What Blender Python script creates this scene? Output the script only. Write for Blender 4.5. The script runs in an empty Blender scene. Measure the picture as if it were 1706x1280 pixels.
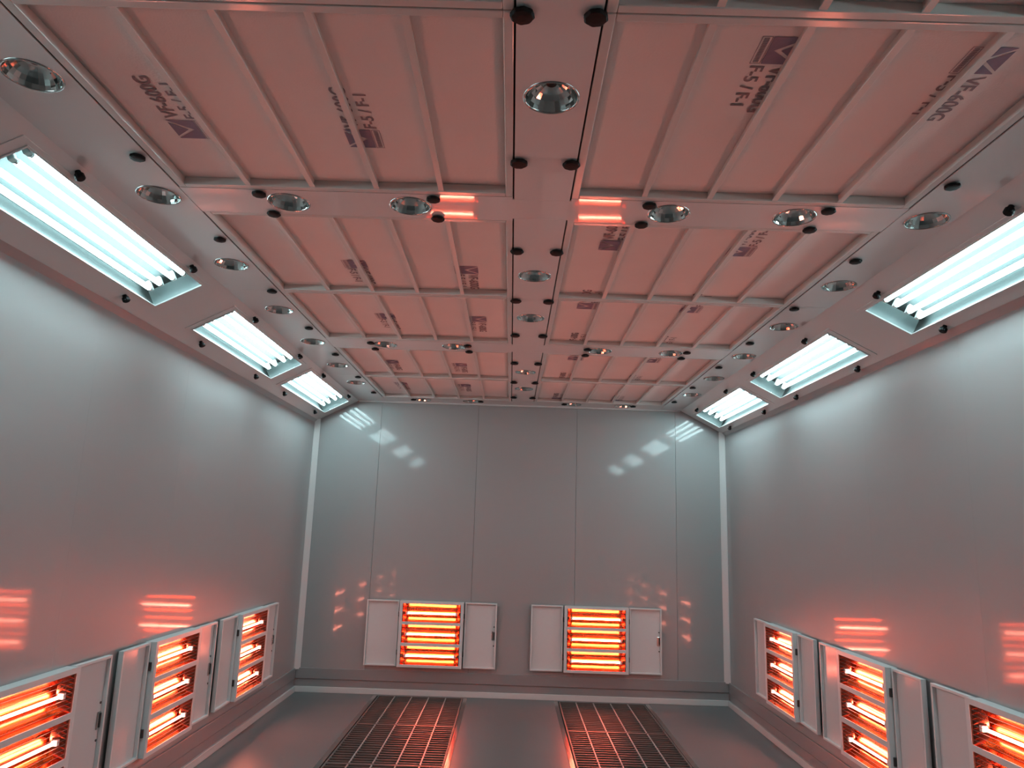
import bpy, math, random
from mathutils import Vector, Matrix

random.seed(7)
scene = bpy.context.scene
col = scene.collection

# ---------------------------------------------------------------- camera
F_PX, YAW, PITCH, ROLL = 1233.85, -0.0065, 0.1948, 0.0328
CAM = Vector((-0.049, 0.0, 1.5405))
fw = Vector((math.sin(YAW) * math.cos(PITCH), math.cos(YAW) * math.cos(PITCH), math.sin(PITCH)))
r0 = Vector((math.cos(YAW), -math.sin(YAW), 0))
u0 = r0.cross(fw)
rt = r0 * math.cos(ROLL) + u0 * math.sin(ROLL)
up = -r0 * math.sin(ROLL) + u0 * math.cos(ROLL)
cd = bpy.data.cameras.new('camera')
cam = bpy.data.objects.new('camera', cd)
col.objects.link(cam)
cam.matrix_world = Matrix(((rt.x, up.x, -fw.x, CAM.x), (rt.y, up.y, -fw.y, CAM.y),
                           (rt.z, up.z, -fw.z, CAM.z), (0, 0, 0, 1)))
cd.sensor_fit = 'HORIZONTAL'
cd.sensor_width = 36.0
cd.lens = F_PX * 36.0 / 1706.0
cd.shift_x = 2.35 / 1706.0
cd.shift_y = -1.55 / 1706.0
cd.clip_start = 0.02
scene.camera = cam

# ---------------------------------------------------------------- world, exposure
w = bpy.data.worlds.new('world')
scene.world = w
w.use_nodes = True
w.node_tree.nodes['Background'].inputs[0].default_value = (0.02, 0.02, 0.02, 1)
w.node_tree.nodes['Background'].inputs[1].default_value = 0.0
scene.view_settings.view_transform = 'Standard'
scene.view_settings.look = 'None'
scene.view_settings.gamma = 1.0
scene.view_settings.use_curve_mapping = False
scene.view_settings.exposure = 0.0
scene.cycles.use_denoising = True
scene.cycles.max_bounces = 7
scene.cycles.diffuse_bounces = 4
scene.cycles.glossy_bounces = 4
scene.cycles.transparent_max_bounces = 12
scene.cycles.sample_clamp_indirect = 6.0
scene.cycles.blur_glossy = 0.6
scene.cycles.adaptive_threshold = 0.06
scene.cycles.adaptive_min_samples = 20
scene.cycles.use_light_tree = False

TUBE_COL, TUBE_W = (0.74, 0.98, 1.03), 33.0      # fluorescent tubes
HEAT_COL, HEAT_W = (1.0, 0.275, 0.18), 74.0     # infrared quartz tubes


# ---------------------------------------------------------------- materials
def mat(name, color, rough=0.5, metal=0.0, noise=None, bump=None, spec=0.5, emit=None, coat=0.0):
    m = bpy.data.materials.new(name)
    m.use_nodes = True
    nt = m.node_tree
    b = nt.nodes['Principled BSDF']
    b.inputs['Base Color'].default_value = (*color, 1)
    b.inputs['Roughness'].default_value = rough
    b.inputs['Metallic'].default_value = metal
    b.inputs['Specular IOR Level'].default_value = spec
    b.inputs['Coat Weight'].default_value = coat
    b.inputs['Coat Roughness'].default_value = 0.06
    if emit:
        b.inputs['Emission Color'].default_value = (*emit[0], 1)
        b.inputs['Emission Strength'].default_value = emit[1]
    tc = None
    if noise or bump:
        tc = nt.nodes.new('ShaderNodeTexCoord')
    if noise:                                   # (scale, amount) soft mottling of the colour
        n = nt.nodes.new('ShaderNodeTexNoise')
        n.inputs['Scale'].default_value = noise[0]
        n.inputs['Detail'].default_value = 4
        nt.links.new(tc.outputs['Object'], n.inputs['Vector'])
        mp = nt.nodes.new('ShaderNodeMapRange')
        mp.inputs['To Min'].default_value = 1 - noise[1]
        mp.inputs['To Max'].default_value = 1 + noise[1]
        nt.links.new(n.outputs['Fac'], mp.inputs['Value'])
        mx = nt.nodes.new('ShaderNodeMix')
        mx.data_type = 'RGBA'
        mx.blend_type = 'MULTIPLY'
        mx.inputs['Factor'].default_value = 1
        mx.inputs['A'].default_value = (*color, 1)
        nt.links.new(mp.outputs['Result'], mx.inputs['B'])
        nt.links.new(mx.outputs['Result'], b.inputs['Base Color'])
    if bump:                                    # (vector scale, strength, distance)
        vm = nt.nodes.new('ShaderNodeMapping')
        vm.inputs['Scale'].default_value = bump[0]
        nt.links.new(tc.outputs['Object'], vm.inputs['Vector'])
        n2 = nt.nodes.new('ShaderNodeTexNoise')
        n2.inputs['Scale'].default_value = 1.0
        n2.inputs['Detail'].default_value = 2
        nt.links.new(vm.outputs['Vector'], n2.inputs['Vector'])
        bp = nt.nodes.new('ShaderNodeBump')
        bp.inputs['Strength'].default_value = bump[1]
        bp.inputs['Distance'].default_value = bump[2]
        nt.links.new(n2.outputs['Fac'], bp.inputs['Height'])
        nt.links.new(bp.outputs['Normal'], b.inputs['Normal'])
    return m


def glass_mat():
    m = bpy.data.materials.new('clear_glass')
    m.use_nodes = True
    nt = m.node_tree
    nt.nodes.remove(nt.nodes['Principled BSDF'])
    out = nt.nodes['Material Output']
    t = nt.nodes.new('ShaderNodeBsdfTransparent')
    t.inputs[0].default_value = (0.93, 0.97, 0.965, 1)
    g = nt.nodes.new('ShaderNodeBsdfGlossy')
    g.inputs['Roughness'].default_value = 0.03
    lw = nt.nodes.new('ShaderNodeLayerWeight')
    lw.inputs['Blend'].default_value = 0.5
    pw = nt.nodes.new('ShaderNodeMath')
    pw.operation = 'POWER'
    pw.inputs[1].default_value = 5.0
    nt.links.new(lw.outputs['Facing'], pw.inputs[0])
    fr = nt.nodes.new('ShaderNodeMapRange')
    fr.inputs['To Min'].default_value = 0.03
    fr.inputs['To Max'].default_value = 0.35
    nt.links.new(pw.outputs[0], fr.inputs['Value'])
    mx = nt.nodes.new('ShaderNodeMixShader')
    nt.links.new(fr.outputs[0], mx.inputs[0])
    nt.links.new(t.outputs[0], mx.inputs[1])
    nt.links.new(g.outputs[0], mx.inputs[2])
    nt.links.new(mx.outputs[0], out.inputs['Surface'])
    return m


M = {}
M['wall'] = mat('wall_paint', (0.305, 0.303, 0.305), 0.36, noise=(1.3, 0.03), bump=((2.2, 2.2, 0.5), 0.06, 0.02), coat=0.55)
M['ceil'] = mat('ceiling_paint', (0.68, 0.69, 0.685), 0.035, noise=(2.0, 0.03), bump=((1.5, 1.5, 1.5), 0.05, 0.01))
M['trim'] = mat('trim_paint', (0.55, 0.555, 0.555), 0.3)
M['base'] = mat('base_steel', (0.24, 0.24, 0.245), 0.3, noise=(3, 0.06))
M['floor'] = mat('floor_sheet', (0.12, 0.12, 0.122), 0.33, noise=(2.2, 0.10), bump=((3, 3, 3), 0.05, 0.01))
M['void'] = mat('plenum_dark', (0.02, 0.02, 0.02), 0.9)
M['pit'] = mat('pit_filter', (0.10, 0.11, 0.10), 0.9, noise=(30, 0.25))
M['grate'] = mat('galvanised_grate', (0.15, 0.145, 0.135), 0.45, 0.6, noise=(9, 0.2))
M['gratebar'] = mat('galvanised_rod', (0.38, 0.36, 0.34), 0.4, 0.5)
M['angle'] = mat('floor_angle_steel', (0.34, 0.31, 0.29), 0.16, 0.85, noise=(5, 0.1))
M['mat'] = mat('filter_fabric', (0.78, 0.765, 0.75), 0.95, noise=(4, 0.05), bump=((160, 160, 160), 0.35, 0.002), spec=0.1)
M['rail'] = mat('filter_frame_paint', (0.60, 0.61, 0.59), 0.14)
M['rib'] = mat('rib_paint', (0.62, 0.61, 0.585), 0.35)
M['ink'] = mat('print_ink', (0.25, 0.235, 0.31), 0.85, noise=(60, 0.12), spec=0.1)
M['ink2'] = mat('print_letter_ink', (0.27, 0.24, 0.26), 0.85, noise=(90, 0.2), spec=0.1)
M['ink3'] = mat('print_pale_ink', (0.33, 0.29, 0.33), 0.85, spec=0.1)
M['black'] = mat('black_plastic', (0.006, 0.006, 0.0065), 0.6, spec=0.2)
M['chrome'] = mat('chrome', (0.62, 0.65, 0.63), 0.06, 1.0)
M['ring'] = mat('lamp_ring_steel', (0.42, 0.43, 0.42), 0.15, 0.9)
M['socket'] = mat('lamp_socket', (0.01, 0.01, 0.01), 0.6)
M['house'] = mat('lamp_housing_dimmed', (0.046, 0.056, 0.056), 0.5, spec=0.08)  # white housing, colour darkened to tame tube light so the tubes read apart
M['houseside'] = mat('lamp_housing_end_dimmed', (0.24, 0.29, 0.29), 0.4)  # same white housing at the less lit ends, colour darkened less
M['lframe'] = mat('lamp_frame_paint', (0.66, 0.70, 0.70), 0.25)
M['holder'] = mat('lamp_holder_plastic', (0.7, 0.75, 0.74), 0.4)
M['metalcap'] = mat('aluminium_cap', (0.75, 0.76, 0.76), 0.25, 0.9)
M['tube'] = mat('fluorescent_glow', (0.9, 0.95, 0.95), 0.3, emit=(TUBE_COL, TUBE_W))
M['heat'] = mat('infrared_glow', (0.3, 0.05, 0.02), 0.3, emit=(HEAT_COL, HEAT_W))
M['heater'] = mat('heater_paint', (0.64, 0.64, 0.64), 0.28, noise=(3, 0.02))
M['door'] = mat('heater_door_paint', (0.60, 0.60, 0.605), 0.16, noise=(3, 0.02), bump=((3, 3, 3), 0.06, 0.01))
M['reflector'] = mat('gold_reflector', (0.95, 0.18, 0.035), 0.20, 1.0, bump=((3, 60, 90), 0.3, 0.003))
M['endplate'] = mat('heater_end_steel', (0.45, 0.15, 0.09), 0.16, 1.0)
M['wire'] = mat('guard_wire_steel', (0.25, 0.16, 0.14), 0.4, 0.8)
M['hinge'] = mat('hinge_black', (0.03, 0.025, 0.025), 0.4)
M['latch'] = mat('latch_chrome', (0.60, 0.58, 0.57), 0.2, 1.0)
M['glass'] = glass_mat()


# ---------------------------------------------------------------- mesh helpers
class MB:
    def __init__(self):
        self.v, self.f = [], []

    def add(self, vs, fs):
        o = len(self.v)
        self.v += [tuple(p) for p in vs]
        self.f += [tuple(i + o for i in q) for q in fs]

    def box(self, x0, x1, y0, y1, z0, z1):
        self.add([(x0, y0, z0), (x1, y0, z0), (x1, y1, z0), (x0, y1, z0),
                  (x0, y0, z1), (x1, y0, z1), (x1, y1, z1), (x0, y1, z1)],
                 [(0, 3, 2, 1), (4, 5, 6, 7), (0, 1, 5, 4), (1, 2, 6, 5), (2, 3, 7, 6), (3, 0, 4, 7)])
        return self

    def tube(self, a, b, r, n=10, caps=True):
        a, b = Vector(a), Vector(b)
        d = (b - a).normalized()
        s = d.orthogonal().normalized()
        t = d.cross(s)
        vs = []
        for p in (a, b):
            for k in range(n):
                an = 2 * math.pi * k / n
                vs.append(p + (s * math.cos(an) + t * math.sin(an)) * r)
        fs = [(k, (k + 1) % n, n + (k + 1) % n, n + k) for k in range(n)]
        if caps:
            fs += [tuple(reversed(range(n))), tuple(range(n, 2 * n))]
        self.add(vs, fs)
        return self

    def lathe(self, prof, n=24, lobes=0, amp=0.0, close_top=True, close_bot=True):
        """prof: list of (r, z) about the z axis."""
        vs = []
        for r, z in prof:
            for k in range(n):
                an = 2 * math.pi * k / n
                rr = r * (1 + amp * math.cos(lobes * an)) if lobes else r
                vs.append((rr * math.cos(an), rr * math.sin(an), z))
        fs = []
        for i in range(len(prof) - 1):
            for k in range(n):
                k2 = (k + 1) % n
                fs.append((i * n + k, i * n + k2, (i + 1) * n + k2, (i + 1) * n + k))
        if close_bot:
            fs.append(tuple(reversed(range(n))))
        if close_top:
            fs.append(tuple(range((len(prof) - 1) * n, len(prof) * n)))
        self.add(vs, fs)
        return self

    def plate(self, x0, x1, y0, y1, z, holes=(), hr=0.0, th=0.004):
        """plate in x-y facing down at z, thickness th upward, with round holes (x, y)."""
        hs = sorted(holes, key=lambda h: (h[0], h[1]))
        if not hs:
            return self.box(x0, x1, y0, y1, z, z + th)
        along_y = (y1 - y0) >= (x1 - x0)
        hs = sorted(holes, key=lambda h: h[1] if along_y else h[0])
        lo, hi = (y0, y1) if along_y else (x0, x1)
        cuts = [lo]
        for i in range(len(hs) - 1):
            cuts.append(((hs[i][1] + hs[i + 1][1]) if along_y else (hs[i][0] + hs[i + 1][0])) / 2)
        cuts.append(hi)
        for i, h in enumerate(hs):
            if along_y:
                self._cell(x0, x1, cuts[i], cuts[i + 1], z, h, hr, th)
            else:
                self._cell(cuts[i], cuts[i + 1], y0, y1, z, h, hr, th)
        return self

    def _cell(self, x0, x1, y0, y1, z, h, r, th):
        n = 32
        cx, cy = h
        angs = [2 * math.pi * k / n for k in range(n)]
        for c in ((x0, y0), (x1, y0), (x1, y1), (x0, y1)):
            angs.append(math.atan2(c[1] - cy, c[0] - cx) % (2 * math.pi))
        angs = sorted(set(round(a, 9) for a in angs))
        n = len(angs)
        inn, out = [], []
        for a in angs:
            c, s = math.cos(a), math.sin(a)
            ts = []
            if c > 1e-9: ts.append((x1 - cx) / c)
            if c < -1e-9: ts.append((x0 - cx) / c)
            if s > 1e-9: ts.append((y1 - cy) / s)
            if s < -1e-9: ts.append((y0 - cy) / s)
            t = min(ts)
            inn.append((cx + r * c, cy + r * s))
            out.append((cx + t * c, cy + t * s))
        vs = [(p[0], p[1], z) for p in inn] + [(p[0], p[1], z) for p in out]
        vs += [(p[0], p[1], z + th) for p in inn] + [(p[0], p[1], z + th) for p in out]
        fs = []
        for k in range(n):
            q = (k + 1) % n
            fs.append((k, q, n + q, n + k))
            fs.append((2 * n + k, 3 * n + k, 3 * n + q, 2 * n + q))
            fs.append((k, 2 * n + k, 2 * n + q, q))
            fs.append((n + k, n + q, 3 * n + q, 3 * n + k))
        self.add(vs, fs)

    def mesh(self, name, smooth=False):
        me = bpy.data.meshes.new(name)
        me.from_pydata(self.v, [], self.f)
        me.update()
        if smooth:
            me.polygons.foreach_set('use_smooth', [True] * len(me.polygons))
        return me

    def build(self, name, m, parent=None, smooth=False, bevel=0.0):
        o = bpy.data.objects.new(name, self.mesh(name, smooth))
        o.data.materials.append(M[m])
        col.objects.link(o)
        if parent:
            o.parent = parent
        if bevel:
            b = o.modifiers.new('bevel', 'BEVEL')
            b.width = bevel
            b.segments = 2
            b.limit_method = 'ANGLE'
        return o


def autosmooth(o, deg=35):
    me = o.data
    me.polygons.foreach_set('use_smooth', [True] * len(me.polygons))
    me.set_sharp_from_angle(angle=math.radians(deg))


def tag(o, label=None, cat=None, group=None, kind=None):
    if label: o['label'] = label
    if cat: o['category'] = cat
    if group: o['group'] = group
    if kind: o['kind'] = kind
    return o


def empty(name, loc=(0, 0, 0), rz=0.0):
    o = bpy.data.objects.new(name, None)
    o.empty_display_size = 0.1
    col.objects.link(o)
    o.location = loc
    o.rotation_euler = (0, 0, rz)
    return o


KIDS = {}


def kids(o):
    return [c for c in bpy.data.objects if c.parent == o]


def copy_tree(o, parent=None):
    ch = KIDS.setdefault(o.name, [k for k in kids(o)])
    c = o.copy()
    col.objects.link(c)
    if parent:
        c.parent = parent
    for k in ch:
        copy_tree(k, c)
    return c


ORD = ['first', 'second', 'third', 'fourth', 'fifth', 'sixth', 'seventh', 'eighth', 'ninth']

# ---------------------------------------------------------------- dimensions (metres)
H = 2.752                     # underside of the flat ceiling
XL, XR = -2.02, 2.03          # side walls
D, FRONT = 7.30, -1.9         # back wall, wall behind the camera
XC = 1.607                    # where the sloped light panels start
SL = -0.5245                  # slope of the light panels
ZL, ZR = H + (-XL - XC) * SL, H + (XR - XC) * SL
LX0, LX1 = -1.295, -0.107     # left filter bay
RX0, RX1 = 0.165, 1.36        # right filter bay
ROWS = [(6.06, 7.00), (5.06, 6.005), (3.82, 4.765), (2.81, 3.765), (1.587, 2.54), (0.575, 1.53)]
LIP = 0.027
REC = 0.03                    # how far the filter mats sit above the frames
SEAM_L, SEAM_R = LX0 - LIP - 0.003, RX1 + LIP + 0.003

# ---------------------------------------------------------------- the setting: floor with two grated pits
GX = [(-1.265, -0.400), (0.395, 1.270)]
GY0, GY1 = 4.24, 7.245
fl = MB()
xs = [XL - 0.1, GX[0][0], GX[0][1], GX[1][0], GX[1][1], XR + 0.1]
for i in (0, 2, 4):
    fl.box(xs[i], xs[i + 1], FRONT, D + 0.1, -0.05, 0)
for g in GX:
    fl.box(g[0], g[1], FRONT, GY0, -0.05, 0)
    fl.box(g[0], g[1], GY1, D + 0.1, -0.05, 0)
floor = fl.build('floor', 'floor')
tag(floor, 'grey sheet metal floor with two grated pits', kind='structure')
for g in GX:
    p = MB()
    p.box(g[0] - 0.02, g[0], GY0, GY1, -0.5, -0.05)
    p.box(g[1], g[1] + 0.02, GY0, GY1, -0.5, -0.05)
    p.box(g[0], g[1], GY0 - 0.02, GY0, -0.5, -0.05)
    p.box(g[0], g[1], GY1, GY1 + 0.02, -0.5, -0.05)
    p.box(g[0], g[1], GY0, GY1, -0.52, -0.25)
    p.build('pit_lining', 'pit', floor)
    for a, b in ((g[0], g[0] + 0.036), (g[1] - 0.036, g[1])):
        q = MB().box(a, b, GY0, GY1, -0.048, 0.003)
        q.build('pit_edge_angle', 'angle', floor, bevel=0.002)

# ---------------------------------------------------------------- walls made of upright panels
def wall(name, axis, pos, cuts, z_top, sgn, label):
    """axis 0: wall across y at x=pos, sgn = side of the room it is on"""
    root = MB()
    a0, a1 = cuts[0], cuts[-1]
    if axis == 0:
        root.box(pos + sgn * 0.02 if sgn > 0 else pos - 0.06, pos + 0.06 if sgn > 0 else pos - 0.02, a0, a1, -0.05, z_top)
    else:
        root.box(a0, a1, pos + sgn * 0.02 if sgn > 0 else pos - 0.06, pos + 0.06 if sgn > 0 else pos - 0.02, -0.05, z_top)
    wl = root.build(name, 'void')
    tag(wl, label, kind='structure')
    for i in range(len(cuts) - 1):
        g = 0.00025 if axis == 0 else 0.0012
        p = MB()
        lo, hi = (pos, pos + 0.02) if sgn > 0 else (pos - 0.02, pos)
        if axis == 0:
            p.box(lo, hi, cuts[i] + g, cuts[i + 1] - g, 0, z_top)
        else:
            p.box(cuts[i] + g, cuts[i + 1] - g, lo, hi, 0, z_top)
        p.build('wall_panel', 'wall', wl)
    return wl


sidecuts = [FRONT] + [-0.53 + 0.98 * k for k in range(8)] + [D]
wall('wall_left', 0, XL, sidecuts, H + 0.2, -1, 'left side wall of pale painted upright steel panels')
wall('wall_right', 0, XR, sidecuts, H + 0.2, 1, 'right side wall of pale painted upright steel panels')
wall('wall_back', 1, D, [XL, -1.37, -0.404, 0.577, 1.552, XR], H + 0.2, 1, 'end wall of pale painted upright steel panels')
wall('wall_front', 1, FRONT, [XL, -1.0, 0.0, 1.0, XR], H + 0.2, -1, 'wall of pale steel panels behind the viewer')

# skirtings
def skirting(name, label, pts):
    """pts: function (proud0, proud1, z0, z1) -> box"""
    o = MB()
    pts(o, 0.0, 0.014, 0.118, 0.212)
    o2 = o.build(name, 'base', bevel=0.003)
    tag(o2, label, kind='structure')
    a = MB(); pts(a, 0.0, 0.006, 0.0, 0.112); a.build('lower_band', 'base', o2)
    b = MB(); pts(b, 0.0, 0.022, 0.0, 0.05); b.build('floor_strip', 'trim', o2, bevel=0.003)
    return o2


skirting('baseboard_back', 'steel skirting along the end wall', lambda m, p0, p1, z0, z1: m.box(XL, XR, D - p1, D - p0, z0, z1))
skirting('baseboard_left', 'steel skirting along the left wall', lambda m, p0, p1, z0, z1: m.box(XL + p0, XL + p1, FRONT, D - 0.03, z0, z1))
skirting('baseboard_right', 'steel skirting along the right wall', lambda m, p0, p1, z0, z1: m.box(XR - p1, XR - p0, FRONT, D - 0.03, z0, z1))

# corner posts (45 degree strips)
for n, (x, s, zt) in enumerate(((XL, 1, ZL), (XR, -1, ZR))):
    p = MB()
    e = 0.048
    vs = [(x, D, 0.2), (x + s * e, D, 0.2), (x + s * e, D - 0.006, 0.2), (x + s * 0.006, D - e, 0.2), (x, D - e, 0.2)]
    vs += [(a, b, zt + 0.02) for a, b, c in vs]
    p.add(vs, [(0, 1, 2, 3, 4), (5, 6, 7, 8, 9)] + [(i, (i + 1) % 5, (i + 1) % 5 + 5, i + 5) for i in range(5)])
    o = p.build('trim_%d' % (n + 1), 'trim')
    tag(o, ['pale upright corner strip between left and end wall', 'pale upright corner strip between right and end wall'][n], kind='structure')
# cove strips under the sloped light panels
for n, (x, s, zt) in enumerate(((XL, 1, ZL), (XR, -1, ZR))):
    p = MB()
    e = 0.022
    vs = [(x, FRONT, zt + 0.02), (x, FRONT, zt - e), (x + s * e * 1.1, FRONT, zt - e * SL * 0.5 + 0.004)]
    vs += [(a, D, c) for a, b, c in vs]
    p.add(vs, [(0, 1, 2), (3, 4, 5), (0, 1, 4, 3), (1, 2, 5, 4), (2, 0, 3, 5)])
    o = p.build('trim_%d' % (n + 3), 'wall')
    tag(o, ['cove strip between left wall and sloped light panel', 'cove strip between right wall and sloped light panel'][n], kind='structure')
# ceiling angle along the end wall
o = MB().box(-1.6, 1.6, D - 0.03, D, H - 0.012, H + 0.002).build('trim_5', 'trim', bevel=0.003)
tag(o, 'slim pale angle where ceiling meets end wall', kind='structure')

# ---------------------------------------------------------------- ceiling: plates, strips, beams, sloped panels
ceil = MB().box(XL - 0.06, XR + 0.06, FRONT - 0.06, D + 0.06, H + 0.22, H + 0.26).build('ceiling', 'void')
tag(ceil, 'pale steel ceiling with filter bays and a centre strip', kind='structure')
HR = 0.0755
SEAM_C0, SEAM_C1 = LX1 + LIP, RX0 - LIP          # dark seams of the centre strip
CX = 0.028
center_spots = [(CX, 1.916), (CX, 3.433), (CX, 4.162), (CX, 5.676), (CX, 6.384)]
BEAM_X = [-0.945, -0.475, 0.520, 1.003]
BEAM_Y = [2.672, 4.916, 7.122]
LSX, LSY = -1.437, [1.880, 2.643, 3.396, 4.152, 4.898, 5.632, 6.330]
RSX, RSY = 1.508, [1.905, 2.667, 3.440, 4.180, 4.935, 5.695, 6.410]

beams = [(ROWS[4][1] + LIP, ROWS[3][0] - LIP), (ROWS[2][1] + LIP, ROWS[1][0] - LIP), (ROWS[0][1] + LIP, D)]
strips = [(ROWS[5][0] - LIP, beams[0][0] + 0.02), (beams[0][1] - 0.02, beams[1][0] + 0.02), (beams[1][1] - 0.02, beams[2][0] + 0.02)]
for a, b in strips:                               # removable strip panels along the centre
    hs = [s for s in center_spots if a < s[1] < b]
    MB().plate(SEAM_C0 + 0.0052, SEAM_C1 - 0.0052, a, b, H, hs, HR).build('ceiling_strip_panel', 'ceil', ceil)
for i, (a, b) in enumerate(beams):                # cross beams
    y = BEAM_Y[i]
    for x0, x1, hx in ((SEAM_L, SEAM_C0, BEAM_X[:2]), (SEAM_C1, SEAM_R, BEAM_X[2:])):
        MB().plate(x0, x1, a + 0.001, b - 0.001, H, [(x, y) for x in hx], HR).build('ceiling_beam_panel', 'ceil', ceil)
    MB().box(SEAM_C0, SEAM_C1, a + 0.021, b - 0.021, H, H + 0.004).build('ceiling_crossing_panel', 'ceil', ceil)
for x0, x1, sx, sy in ((-XC, SEAM_L - 0.003, LSX, LSY), (SEAM_R + 0.003, XC, RSX, RSY)):   # side strips
    cuts = [0.54, 1.56, 3.79, 6.03, D]
    for a, b in zip(cuts, cuts[1:]):
        hs = [(sx, y) for y in sy if a < y < b]
        MB().plate(x0, x1, a + 0.001, b - 0.001, H, hs, HR).build('ceiling_side_panel', 'ceil', ceil)
MB().box(-XC, XC, FRONT, 0.54, H, H + 0.004).build('ceiling_front_panel', 'ceil', ceil)

ALPHA = math.atan(-SL)
SU, SV = math.cos(ALPHA), math.sin(ALPHA)
LIGHT_Y = [6.42, 4.77, 2.92, 1.08]
LU_HALF, LV_HALF = 0.133, 0.703
LIGHT_U = {-1: (1.782 - XC) / SU, 1: (1.831 - XC) / SU}


def slope_matrix(side, y):
    """local u = down the slope, v = along the booth, w = into the room"""
    s = Vector((side * SU, 0, -SV))
    n = Vector((-side * SV, 0, -SU))
    v = n.cross(s)
    o = Vector((side * XC, y, H))
    return Matrix(((s.x, v.x, n.x, o.x), (s.y, v.y, n.y, o.y), (s.z, v.z, n.z, o.z), (0, 0, 0, 1)))


for side, xw in ((-1, -XL), (1, XR)):
    U1 = (xw - XC) / SU
    uc = LIGHT_U[side]
    mtx = slope_matrix(side, 0)
    sg = -1 if mtx[1][1] < 0 else 1
    def vspan(a, b):
        return (a, b) if sg > 0 else (-b, -a)
    edges = [FRONT]
    for y in sorted(LIGHT_Y):
        edges += [y - LV_HALF, y + LV_HALF]
    edges.append(D)
    pieces = [(0, uc - LU_HALF, FRONT, D), (uc + LU_HALF, U1, FRONT, D)]
    for i in range(0, len(edges), 2):
        pieces.append((uc - LU_HALF, uc + LU_HALF, edges[i], edges[i + 1]))
    m = MB()
    for u0_, u1_, a, b in pieces:
        va, vb = vspan(a, b)
        m.box(u0_, u1_, va, vb, -0.004, 0)
    o = m.build('ceiling_sloped_panel', 'ceil', ceil)
    o.matrix_world = mtx

# ---------------------------------------------------------------- ceiling filters
def text_mesh(body, name, length, cap):
    c = bpy.data.curves.new(name, 'FONT')
    c.body = body
    c.size = 1.0
    c.resolution_u = 3
    c.offset = 0.022
    ob = bpy.data.objects.new(name, c)
    col.objects.link(ob)
    bpy.context.view_layer.update()
    dg = bpy.context.evaluated_depsgraph_get()
    me = bpy.data.meshes.new_from_object(ob.evaluated_get(dg))
    bpy.data.objects.remove(ob)
    xs_ = [v.co.x for v in me.vertices]
    ys_ = [v.co.y for v in me.vertices]
    sx, sy = length / (max(xs_) - min(xs_)), cap / (max(ys_) - min(ys_))
    x0_, y0_ = min(xs_), min(ys_)
    for v in me.vertices:
        v.co = ((v.co.x - x0_) * sx, (v.co.y - y0_) * sy, 0)
    me.name = name
    return me


T1 = text_mesh('VF-600G', 'model_lettering', 0.222, 0.050)
T1.materials.append(M['ink2'])
T2 = text_mesh('F-5 / F-1', 'class_lettering', 0.190, 0.040)
T2.materials.append(M['ink2'])
lg = MB()
q0, q1, W_ = 0.030, 0.116, 0.112
def lp(a, b):
    return (a * W_, q0 + b * (q1 - q0), 0)
lg.add([lp(0, 1), lp(0, 0), lp(0.5, 0), lp(0.5, 0.2), lp(0.03, 1)], [(0, 1, 2, 3, 4)])
lg.add([lp(0.5, 0.2), lp(0.5, 0), lp(1, 0), lp(1, 1), lp(0.97, 1)], [(0, 1, 2, 3, 4)])
lg.add([lp(0.12, 1), lp(0.5, 0.41), lp(0.88, 1)], [(0, 1, 2)])
LOGO = lg.mesh('logo_block')
LOGO.materials.append(M['ink'])
st = MB()
st.box(0, W_, 0.0, 0.002, 0, 0.0002)
st.box(0, W_, 0.026, 0.028, 0, 0.0002)
st.box(0, 0.002, 0.0, 0.028, 0, 0.0002)
st.box(W_ - 0.002, W_, 0.0, 0.028, 0, 0.0002)
for k in range(16):                               # tiny illegible letters of the strip
    st.box(0.007 + k * 0.0063, 0.007 + k * 0.0063 + 0.0034, 0.007, 0.021, 0, 0.0002)
STRIP = st.mesh('logo_strip')
STRIP.materials.append(M['ink3'])


def add_print(parent, kind, x0, x1, y):
    """kind A reads towards the viewer, logo at the far end; y = near edge of the logo"""
    if kind == 'A':
        d, u = Vector((0, -1, 0)), Vector((-1, 0, 0))
        o = Vector((x1, y + W_, 0))
    else:
        d, u = Vector((0, 1, 0)), Vector((1, 0, 0))
        o = Vector((x0, y, 0))
    n = d.cross(u)
    z = H + REC - 0.0012
    def put(me, s, t, name):
        ob = bpy.data.objects.new(name, me)
        col.objects.link(ob)
        ob.parent = parent
        p = o + d * s + u * t
        ob.matrix_local = Matrix(((d.x, u.x, n.x, p.x), (d.y, u.y, n.y, p.y), (d.z, u.z, n.z, z), (0, 0, 0, 1)))
        return ob
    put(LOGO, 0, 0, 'logo_print')
    put(STRIP, 0, 0, 'logo_strip_print')
    put(T1, W_ + 0.010, 0.062, 'model_lettering')
    put(T2, W_ + 0.010, 0.006, 'class_lettering')


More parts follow.
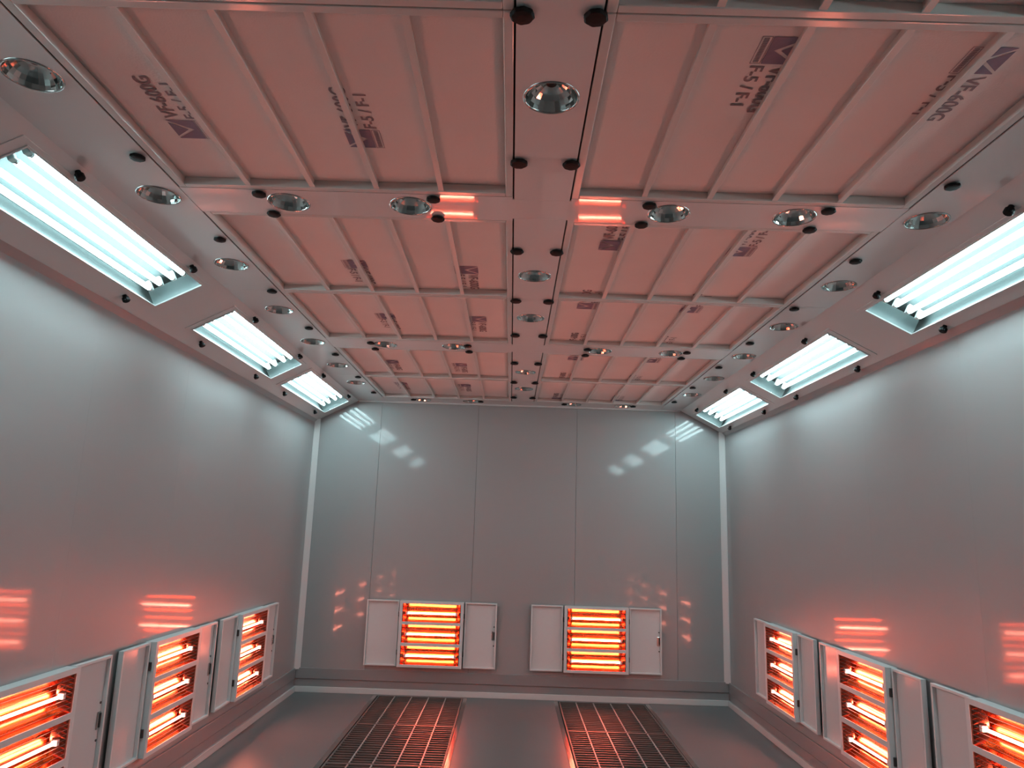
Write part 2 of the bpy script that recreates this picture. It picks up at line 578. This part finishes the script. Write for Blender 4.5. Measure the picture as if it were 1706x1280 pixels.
PRINTS = {
    ('L', 4): [('A', -1.18, -1.07, 2.145), ('A', -0.63, -0.51, 2.172)],
    ('R', 4): [('B', 0.548, 0.66, 1.663), ('B', 1.088, 1.205, 1.680)],
    ('L', 3): [('B', -0.905, -0.79, 3.368), ('B', -0.365, -0.25, 3.402)],
    ('R', 3): [('A', 0.302, 0.418, 3.03), ('A', 0.872, 0.99, 3.055)],
    ('L', 2): [('B', -0.905, -0.80, 4.262), ('B', -0.352, -0.245, 4.266)],
    ('R', 2): [('A', 0.293, 0.400, 3.935), ('A', 0.865, 0.98, 3.945), ('A', 0.300, 0.410, 4.80), ('A', 0.872, 0.985, 4.81)],
    ('L', 1): [('B', -1.075, -0.98, 5.535), ('B', -0.545, -0.435, 5.56)],
    ('R', 1): [('A', 0.334, 0.446, 5.225), ('A', 0.895, 1.005, 5.225), ('A', 0.312, 0.42, 6.02), ('A', 0.87, 0.98, 6.03)],
    ('L', 0): [('B', -1.125, -1.02, 6.405), ('B', -0.56, -0.45, 6.405)],
    ('R', 0): [('A', 0.315, 0.42, 6.93), ('A', 0.87, 0.98, 6.95)],
    ('L', 5): [('A', -1.15, -1.04, 1.15)],
    ('R', 5): [('B', 0.6, 0.71, 0.75)],
}
ROWNAME = ['against the end wall', 'second from the end wall', 'third from the end wall',
           'fourth from the end wall', 'fifth from the end wall', 'cut off by the picture top']
for ri, (c, d) in enumerate(ROWS):
    for sd, (a, b) in (('L', (LX0, LX1)), ('R', (RX0, RX1))):
        root = empty('ceiling_filter', (0, 0, 0))
        tag(root, 'white ribbed filter bay %s of centre strip, %s' % ('left' if sd == 'L' else 'right', ROWNAME[ri]),
            'filter', 'ribbed filter bays of the ceiling')
        # mat with faint sag between the ribs (only upwards from its lowest plane)
        g = MB()
        nx, ny = 30, 14
        vs = []
        for j in range(ny + 1):
            for i in range(nx + 1):
                x = a - 0.008 + (b - a + 0.016) * i / nx
                y = c - 0.008 + (d - c + 0.016) * j / ny
                z = H + REC + 0.004 * (0.5 + 0.5 * math.sin(x * 9 + y * 5 + ri)) * (0.5 + 0.5 * math.sin(y * 7 - x * 4 + ri * 2))
                vs.append((x, y, z))
        n1 = (nx + 1) * (ny + 1)
        fs = []
        for j in range(ny):
            for i in range(nx):
                k = j * (nx + 1) + i
                fs.append((k, k + nx + 1, k + nx + 2, k + 1))
        g.add(vs, fs)
        mt = g.build('filter_mat', 'mat', root, smooth=True)
        so = mt.modifiers.new('thickness', 'SOLIDIFY')
        so.thickness = 0.014
        so.offset = -1
        # frame rails
        z0, z1 = H, H + REC + 0.004
        for bx in ((a - LIP, a, c - LIP, d + LIP), (b, b + LIP, c - LIP, d + LIP), (a, b, c - LIP + 0.0006, c), (a, b, d, d + LIP - 0.0006)):
            MB().box(bx[0], bx[1], bx[2], bx[3], z0, z1).build('frame_rail', 'rail', root, bevel=0.003)
        # ribs: small T-channels
        for k in range(1, 5):
            x = a + (b - a) * k / 5
            r = MB()
            r.box(x - 0.0055, x + 0.0055, c, d, H + 0.006, H + REC)
            r.box(x - 0.0095, x + 0.0095, c, d, H + 0.003, H + 0.0075)
            r.build('rib', 'rib', root)
        for pr in PRINTS.get((sd, ri), []):
            add_print(mt, *pr)

# ---------------------------------------------------------------- round downlights (switched off)
def make_downlight():
    root = empty('downlight')
    MB().lathe([(0.074, 0.004), (0.074, -0.002), (0.0765, -0.004), (0.080, -0.003), (0.081, 0.0)], 40,
               close_top=False, close_bot=False).build('ring', 'ring', root, smooth=True)
    prof = [(0.0742, 0.0), (0.069, 0.012), (0.060, 0.026), (0.047, 0.038), (0.032, 0.046), (0.0155, 0.050)]
    rf = MB().lathe(prof, 26, close_top=True, close_bot=False).build('reflector', 'chrome', root)
    MB().lathe([(0.0150, 0.050), (0.0150, 0.042), (0.011, 0.0395)], 16, close_top=True, close_bot=False).build('bulb', 'socket', root, smooth=False)
    return root


dl = make_downlight()
first = True


def place_down(x, y, label, group):
    global first
    o = dl if first else copy_tree(dl)
    first = False
    o.location = (x, y, H)
    o.rotation_euler = (0, 0, 0.2 * (x * 3 + y))
    tag(o, label, 'ceiling lamp', group)


for i, (x, y) in enumerate(reversed(center_spots)):
    place_down(x, y, 'round chrome downlight in the centre strip, %s from the end wall' % ORD[i], 'unlit chrome downlights')
BN = ['nearest cross beam', 'far cross beam', 'beam against the end wall']
for j, y in enumerate(BEAM_Y):
    for i, x in enumerate(BEAM_X):
        nm = ['outer one left of centre strip', 'inner one left of centre strip', 'inner one right of centre strip', 'outer one right of centre strip'][i]
        place_down(x, y, 'chrome downlight in the %s, %s' % (BN[j], nm), 'unlit chrome downlights')
for sx, sy, nm in ((LSX, LSY, 'left'), (RSX, RSY, 'right')):
    for i, y in enumerate(reversed(sy)):
        place_down(sx, y, 'chrome downlight beside the %s row of light boxes, %s from end wall' % (nm, ORD[i]), 'unlit chrome downlights')

# ---------------------------------------------------------------- black round knobs that hold the ceiling panels
km = MB().lathe([(0.016, 0.0), (0.020, -0.004), (0.0285, -0.006), (0.0295, -0.012), (0.025, -0.0165), (0.012, -0.018)], 32, lobes=8, amp=0.035,
                close_top=True, close_bot=True).mesh('knob')
km.materials.append(M['black'])
km.flip_normals()


def knob(x, y, label, s=1.0):
    o = bpy.data.objects.new('panel_knob', km)
    col.objects.link(o)
    o.location = (x, y, H)
    o.rotation_euler = (0, 0, random.uniform(0, 1))
    o.scale = (s, s, s)
    tag(o, label, 'knob', 'black knobs holding the ceiling panels')


CKY = [6.790, 6.070, 5.340, 4.538, 3.816, 3.093, 2.290, 1.562]
for i, y in enumerate(CKY):
    for x, nm in ((-0.060, 'left'), (0.1155, 'right')):
        knob(x, y, 'black knob on the %s seam of the centre strip, %s from end wall' % (nm, ORD[i]))
SKL = [6.770, 6.054, 5.240, 4.520, 3.782, 3.060, 2.330]
SKR = [6.775, 6.065, 5.274, 4.560, 3.811, 3.092, 2.365]
for ys, x, nm in ((SKL, -1.362, 'left'), (SKR, 1.430, 'right')):
    for i, y in enumerate(ys):
        knob(x, y, 'black knob on the %s side strip beside the filters, %s from end wall' % (nm, ORD[i]), 0.88)
BK = {0: [2.590, 2.768], 1: [4.858, 5.026], 2: [7.090]}
for j, ys in BK.items():
    for x, nm in ((-1.033, 'outer left'), (-0.378, 'inner left'), (0.432, 'inner right'), (1.100, 'outer right')):
        for q, y in enumerate(ys):
            pos = ('' if len(ys) == 1 else (', nearer one' if q == 0 else ', farther one'))
            knob(x, y, 'black knob by %s lamp of %s%s' % (nm, BN[j].replace('beam against', 'beam at'), pos), 0.9)

# ---------------------------------------------------------------- fluorescent light boxes
def make_light():
    root = empty('light_box')
    a, b = LU_HALF, LV_HALF
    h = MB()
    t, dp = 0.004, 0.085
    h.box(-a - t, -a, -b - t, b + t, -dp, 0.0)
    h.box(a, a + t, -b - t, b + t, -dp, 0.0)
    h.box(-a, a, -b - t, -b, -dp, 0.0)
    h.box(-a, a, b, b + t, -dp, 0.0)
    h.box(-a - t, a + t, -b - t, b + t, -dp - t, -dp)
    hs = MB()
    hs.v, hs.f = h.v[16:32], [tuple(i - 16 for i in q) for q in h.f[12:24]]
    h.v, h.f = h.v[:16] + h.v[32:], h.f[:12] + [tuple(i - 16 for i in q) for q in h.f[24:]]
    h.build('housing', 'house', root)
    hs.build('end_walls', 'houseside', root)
    fr = MB()
    o1, p1 = 0.150, 0.748                        # outer edge of the clamped frame
    fr.box(-o1, -a, -p1, p1, 0.0, 0.0035)
    fr.box(a, o1, -p1, p1, 0.0, 0.0035)
    fr.box(-a, a, -p1, -b, 0.0, 0.0035)
    fr.box(-a, a, b, p1, 0.0, 0.0035)
    fr.build('glass_frame', 'ceil', root)
    ln = MB()
    q = 0.007
    ln.box(-a, -a + q, -b, b, 0.002, 0.008)
    ln.box(a - q, a, -b, b, 0.002, 0.008)
    ln.box(-a + q, a - q, -b, -b + q, 0.002, 0.008)
    ln.box(-a + q, a - q, b - q, b, 0.002, 0.008)
    ln.build('frame_lip', 'lframe', root)
    MB().box(-a + 0.002, a - 0.002, -b + 0.002, b - 0.002, -0.003, 0.001).build('glass_pane', 'glass', root)
    for u in (-0.088, -0.034, 0.034, 0.088):
        tb = MB().tube((u, -0.592, -0.044), (u, 0.592, -0.044), 0.0125, 8, False).build('tube', 'tube', root)
        autosmooth(tb)
        for s in (-1, 1):
            c = MB().tube((u, s * 0.592, -0.044), (u, s * 0.602, -0.044), 0.0128, 10).build('end_cap', 'metalcap', tb)
            autosmooth(c)
            MB().box(u - 0.012, u + 0.012, min(s * 0.600, s * 0.622), max(s * 0.600, s * 0.622), -0.085, -0.036).build('lamp_holder', 'holder', root, bevel=0.003)
    kb = MB().lathe([(0.010, 0.0), (0.010, 0.012), (0.0165, 0.014), (0.0175, 0.030), (0.014, 0.034)], 24, lobes=12, amp=0.03).mesh('clamp_knob')
    kb.materials.append(M['black'])
    for u in (-0.172, 0.172):
        for v in (-0.48, 0.48):
            o = bpy.data.objects.new('clamp_knob', kb)
            col.objects.link(o)
            o.parent = root
            o.location = (u, v, 0)
    return root


lt = make_light()
fst = True
POSN = ['nearest the end wall', 'in the middle of the row', 'cut by the picture edge', 'just outside the picture overhead', 'behind the viewer']
for i, y in enumerate(LIGHT_Y):
    for side, nm in ((-1, 'left'), (1, 'right')):
        o = lt if fst else copy_tree(lt)
        fst = False
        mtx = slope_matrix(side, y)
        o.matrix_world = mtx @ Matrix.Translation((LIGHT_U[side], 0, 0))
        tag(o, 'glowing four-tube light box on the %s sloped panel, %s' % (nm, POSN[i]), 'light', 'fluorescent light boxes')

# ---------------------------------------------------------------- infrared heaters
BW, BH, BP = 0.30, 0.59, 0.062      # half width, height, how far the body stands off the wall
OPEN = [(0.404, 0.567), (0.215, 0.377), (0.022, 0.185)]
OX = 0.274


def make_door(root, side):
    d = MB()
    w_, t = 0.302, 0.025
    x0 = 0.0 if side > 0 else -w_
    x1 = x0 + w_
    d.box(x0, x1, -0.005, 0.0, 0, BH)
    e = 0.013
    dr = d.build('door', 'door', root)
    r = MB()
    r.box(x0, x0 + e, -t, -0.005, 0, BH)
    r.box(x1 - e, x1, -t, -0.005, 0, BH)
    r.box(x0 + e, x1 - e, -t, -0.005, 0, e)
    r.box(x0 + e, x1 - e, -t, -0.005, BH - e, BH)
    r.build('rim', 'heater', dr, bevel=0.0015)
    if side > 0:
        xe = x1 - e
        MB().box(xe - 0.030, xe - 0.001, -0.011, -0.005, 0.255, 0.335).build('latch_plate', 'latch', dr, bevel=0.002)
        MB().box(xe - 0.012, xe - 0.003, -0.014, -0.010, 0.262, 0.328).build('latch_slot', 'hinge', dr)
        for z in (0.205, 0.375):
            MB().lathe([(0.006, 0.0), (0.006, 0.003), (0.003, 0.005)], 10).build('rivet', 'hinge', dr).matrix_local = \
                Matrix.Translation((xe - 0.010, -0.005, z)) @ Matrix.Rotation(math.pi / 2, 4, 'X')
    dr.location = (side * (BW + 0.012), -0.012, 0)
    dr.rotation_euler = (0, 0, side * -math.radians(1.2))
    return dr


def make_heater():
    root = empty('infrared_heater')
    b = MB()
    t = 0.003
    b.box(-BW, -BW + t, -BP, 0, 0, BH)
    b.box(BW - t, BW, -BP, 0, 0, BH)
    b.box(-BW, BW, -BP, 0, 0, t)
    b.box(-BW, BW, -BP, 0, BH - t, BH)
    b.box(-BW, BW, -0.003, -0.001, 0, BH)
    b.build('casing', 'heater', root)
    f = MB()
    y0, y1 = -BP - 0.003, -BP
    f.box(-BW - 0.002, -OX, y0, y1, -0.002, BH + 0.002)
    f.box(OX, BW + 0.002, y0, y1, -0.002, BH + 0.002)
    zz = [BH + 0.002, OPEN[0][1], OPEN[0][0], OPEN[1][1], OPEN[1][0], OPEN[2][1], OPEN[2][0], -0.002]
    for k in range(0, 8, 2):
        f.box(-OX, OX, y0, y1, zz[k + 1], zz[k])
    f.build('front_frame', 'heater', root)
    for z0, z1 in OPEN:
        zc, hh = (z0 + z1) / 2, (z1 - z0) / 2 + 0.003
        prof = [(-BP, zc - hh), (-0.034, zc - hh * 0.93), (-0.0075, zc - hh * 0.52), (-0.0055, zc - hh * 0.2),
                (-0.0055, zc + hh * 0.2), (-0.0075, zc + hh * 0.52), (-0.034, zc + hh * 0.93), (-BP, zc + hh)]
        n = len(prof) - 1
        m = MB()
        vs = [(-0.262, y, z) for y, z in prof] + [(0.262, y, z) for y, z in prof]
        m.add(vs, [(k, k + 1, n + 2 + k, n + 1 + k) for k in range(n)])
        rf = m.build('reflector', 'reflector', root)
        for s in (-1, 1):
            xa, xb = sorted((s * 0.240, s * (OX + 0.004)))
            ep = MB()
            xf, xk, xo = s * 0.266, s * 0.238, s * (OX + 0.004)
            ya, yb = -BP + 0.001, -0.004
            za, zb = z0 - 0.002, z1 + 0.002
            ep.add([(xf, ya, za), (xo, ya, za), (xo, yb, za), (xk, yb, za), (xf, ya, zb), (xo, ya, zb), (xo, yb, zb), (xk, yb, zb)],
                   [(0, 1, 2, 3), (4, 5, 6, 7), (0, 1, 5, 4), (1, 2, 6, 5), (2, 3, 7, 6), (3, 0, 4, 7)])
            ep.build('end_plate', 'endplate', root)
            xa, xb = sorted((s * 0.222, s * 0.2405))
            MB().box(xa, xb, -0.048, -0.020, zc - 0.020, zc + 0.006).build('ceramic_holder', 'holder', root, bevel=0.002)
        zt = zc - 0.007
        tb = MB().tube((-0.222, -0.036, zt), (0.222, -0.036, zt), 0.0070, 8, False).build('quartz_tube', 'heat', root)
        autosmooth(tb)
        wz = MB()
        for k in range(1, 8):
            z = z0 + (z1 - z0) * k / 8
            wz.tube((-OX, -BP + 0.002, z), (OX, -BP + 0.002, z), 0.0011, 5, caps=False)
        wz.build('wire_guard', 'wire', root)
    for s in (-1, 1):
        for z in (0.125, 0.465):
            MB().box(min(s * (BW - 0.001), s * (BW + 0.012)), max(s * (BW - 0.001), s * (BW + 0.012)), -0.050, -0.014, z - 0.022, z + 0.022).build('hinge', 'hinge', root, bevel=0.003)
        make_door(root, s)
    return root


ht = make_heater()
hst = True
HZ = 0.258
HEATERS = [((-0.767, D, HZ), 0.0, 'on the end wall left of centre'), ((0.782, D, HZ), 0.0, 'on the end wall right of centre'),
           ((XL, 5.855, HZ + 0.026), math.pi / 2, 'on the left wall nearest the end wall'), ((XL, 4.535, HZ + 0.026), math.pi / 2, 'in the middle of the left wall row'),
           ((XL, 3.205, HZ + 0.026), math.pi / 2, 'on the left wall cut by the picture edge'),
           ((XR, 5.785, HZ + 0.034), -math.pi / 2, 'on the right wall nearest the end wall'), ((XR, 4.465, HZ + 0.034), -math.pi / 2, 'in the middle of the right wall row'),
           ((XR, 3.155, HZ + 0.034), -math.pi / 2, 'on the right wall cut by the picture edge'),
           ((XL, 1.88, HZ + 0.026), math.pi / 2, 'on the left wall just outside the picture'), ((XR, 1.84, HZ + 0.034), -math.pi / 2, 'on the right wall just outside the picture')]
for loc, rz, nm in HEATERS:
    o = ht if hst else copy_tree(ht)
    hst = False
    o.location = loc
    o.rotation_euler = (0, 0, rz)
    tag(o, 'open three-panel infrared heater glowing orange %s' % nm, 'heater', 'glowing infrared wall heaters')

# ---------------------------------------------------------------- floor grates
def make_grate(x0, x1):
    root = empty('floor_grate')
    e = 0.012
    f = MB()
    L = 0.994
    f.box(x0, x0 + e, 0, L, -0.034, 0.0)
    f.box(x1 - e, x1, 0, L, -0.034, 0.0)
    f.box(x0 + e, x1 - e, 0, e, -0.034, 0.0)
    f.box(x0 + e, x1 - e, L - e, L, -0.034, 0.0)
    f.build('frame', 'grate', root)
    bars = MB()
    n = 18
    for k in range(1, n):
        y = L * k / n
        bars.box(x0 + e, x1 - e, y - 0.005, y + 0.005, -0.032, -0.002)
    bars.build('bearing_bars', 'grate', root)['kind'] = 'stuff'
    for k in range(1, 5):
        x = x0 + (x1 - x0) * k / 5
        MB().box(x - 0.0045, x + 0.0045, e, L - e, -0.012, 0.0015).build('cross_rod', 'gratebar', root)
    return root


for g, nm in zip(GX, ('left', 'right')):
    for i in range(3):
        o = make_grate(g[0] + 0.045, g[1] - 0.040)
        o.location = (0, GY1 - 1.0 * (i + 1) + 0.003, 0)
        tag(o, 'steel bar grate in the %s floor pit, %s' % (nm, ['against the end wall', 'second from the end wall', 'at the bottom edge of the picture'][i]),
            'floor grate', 'steel grates over the floor pits')
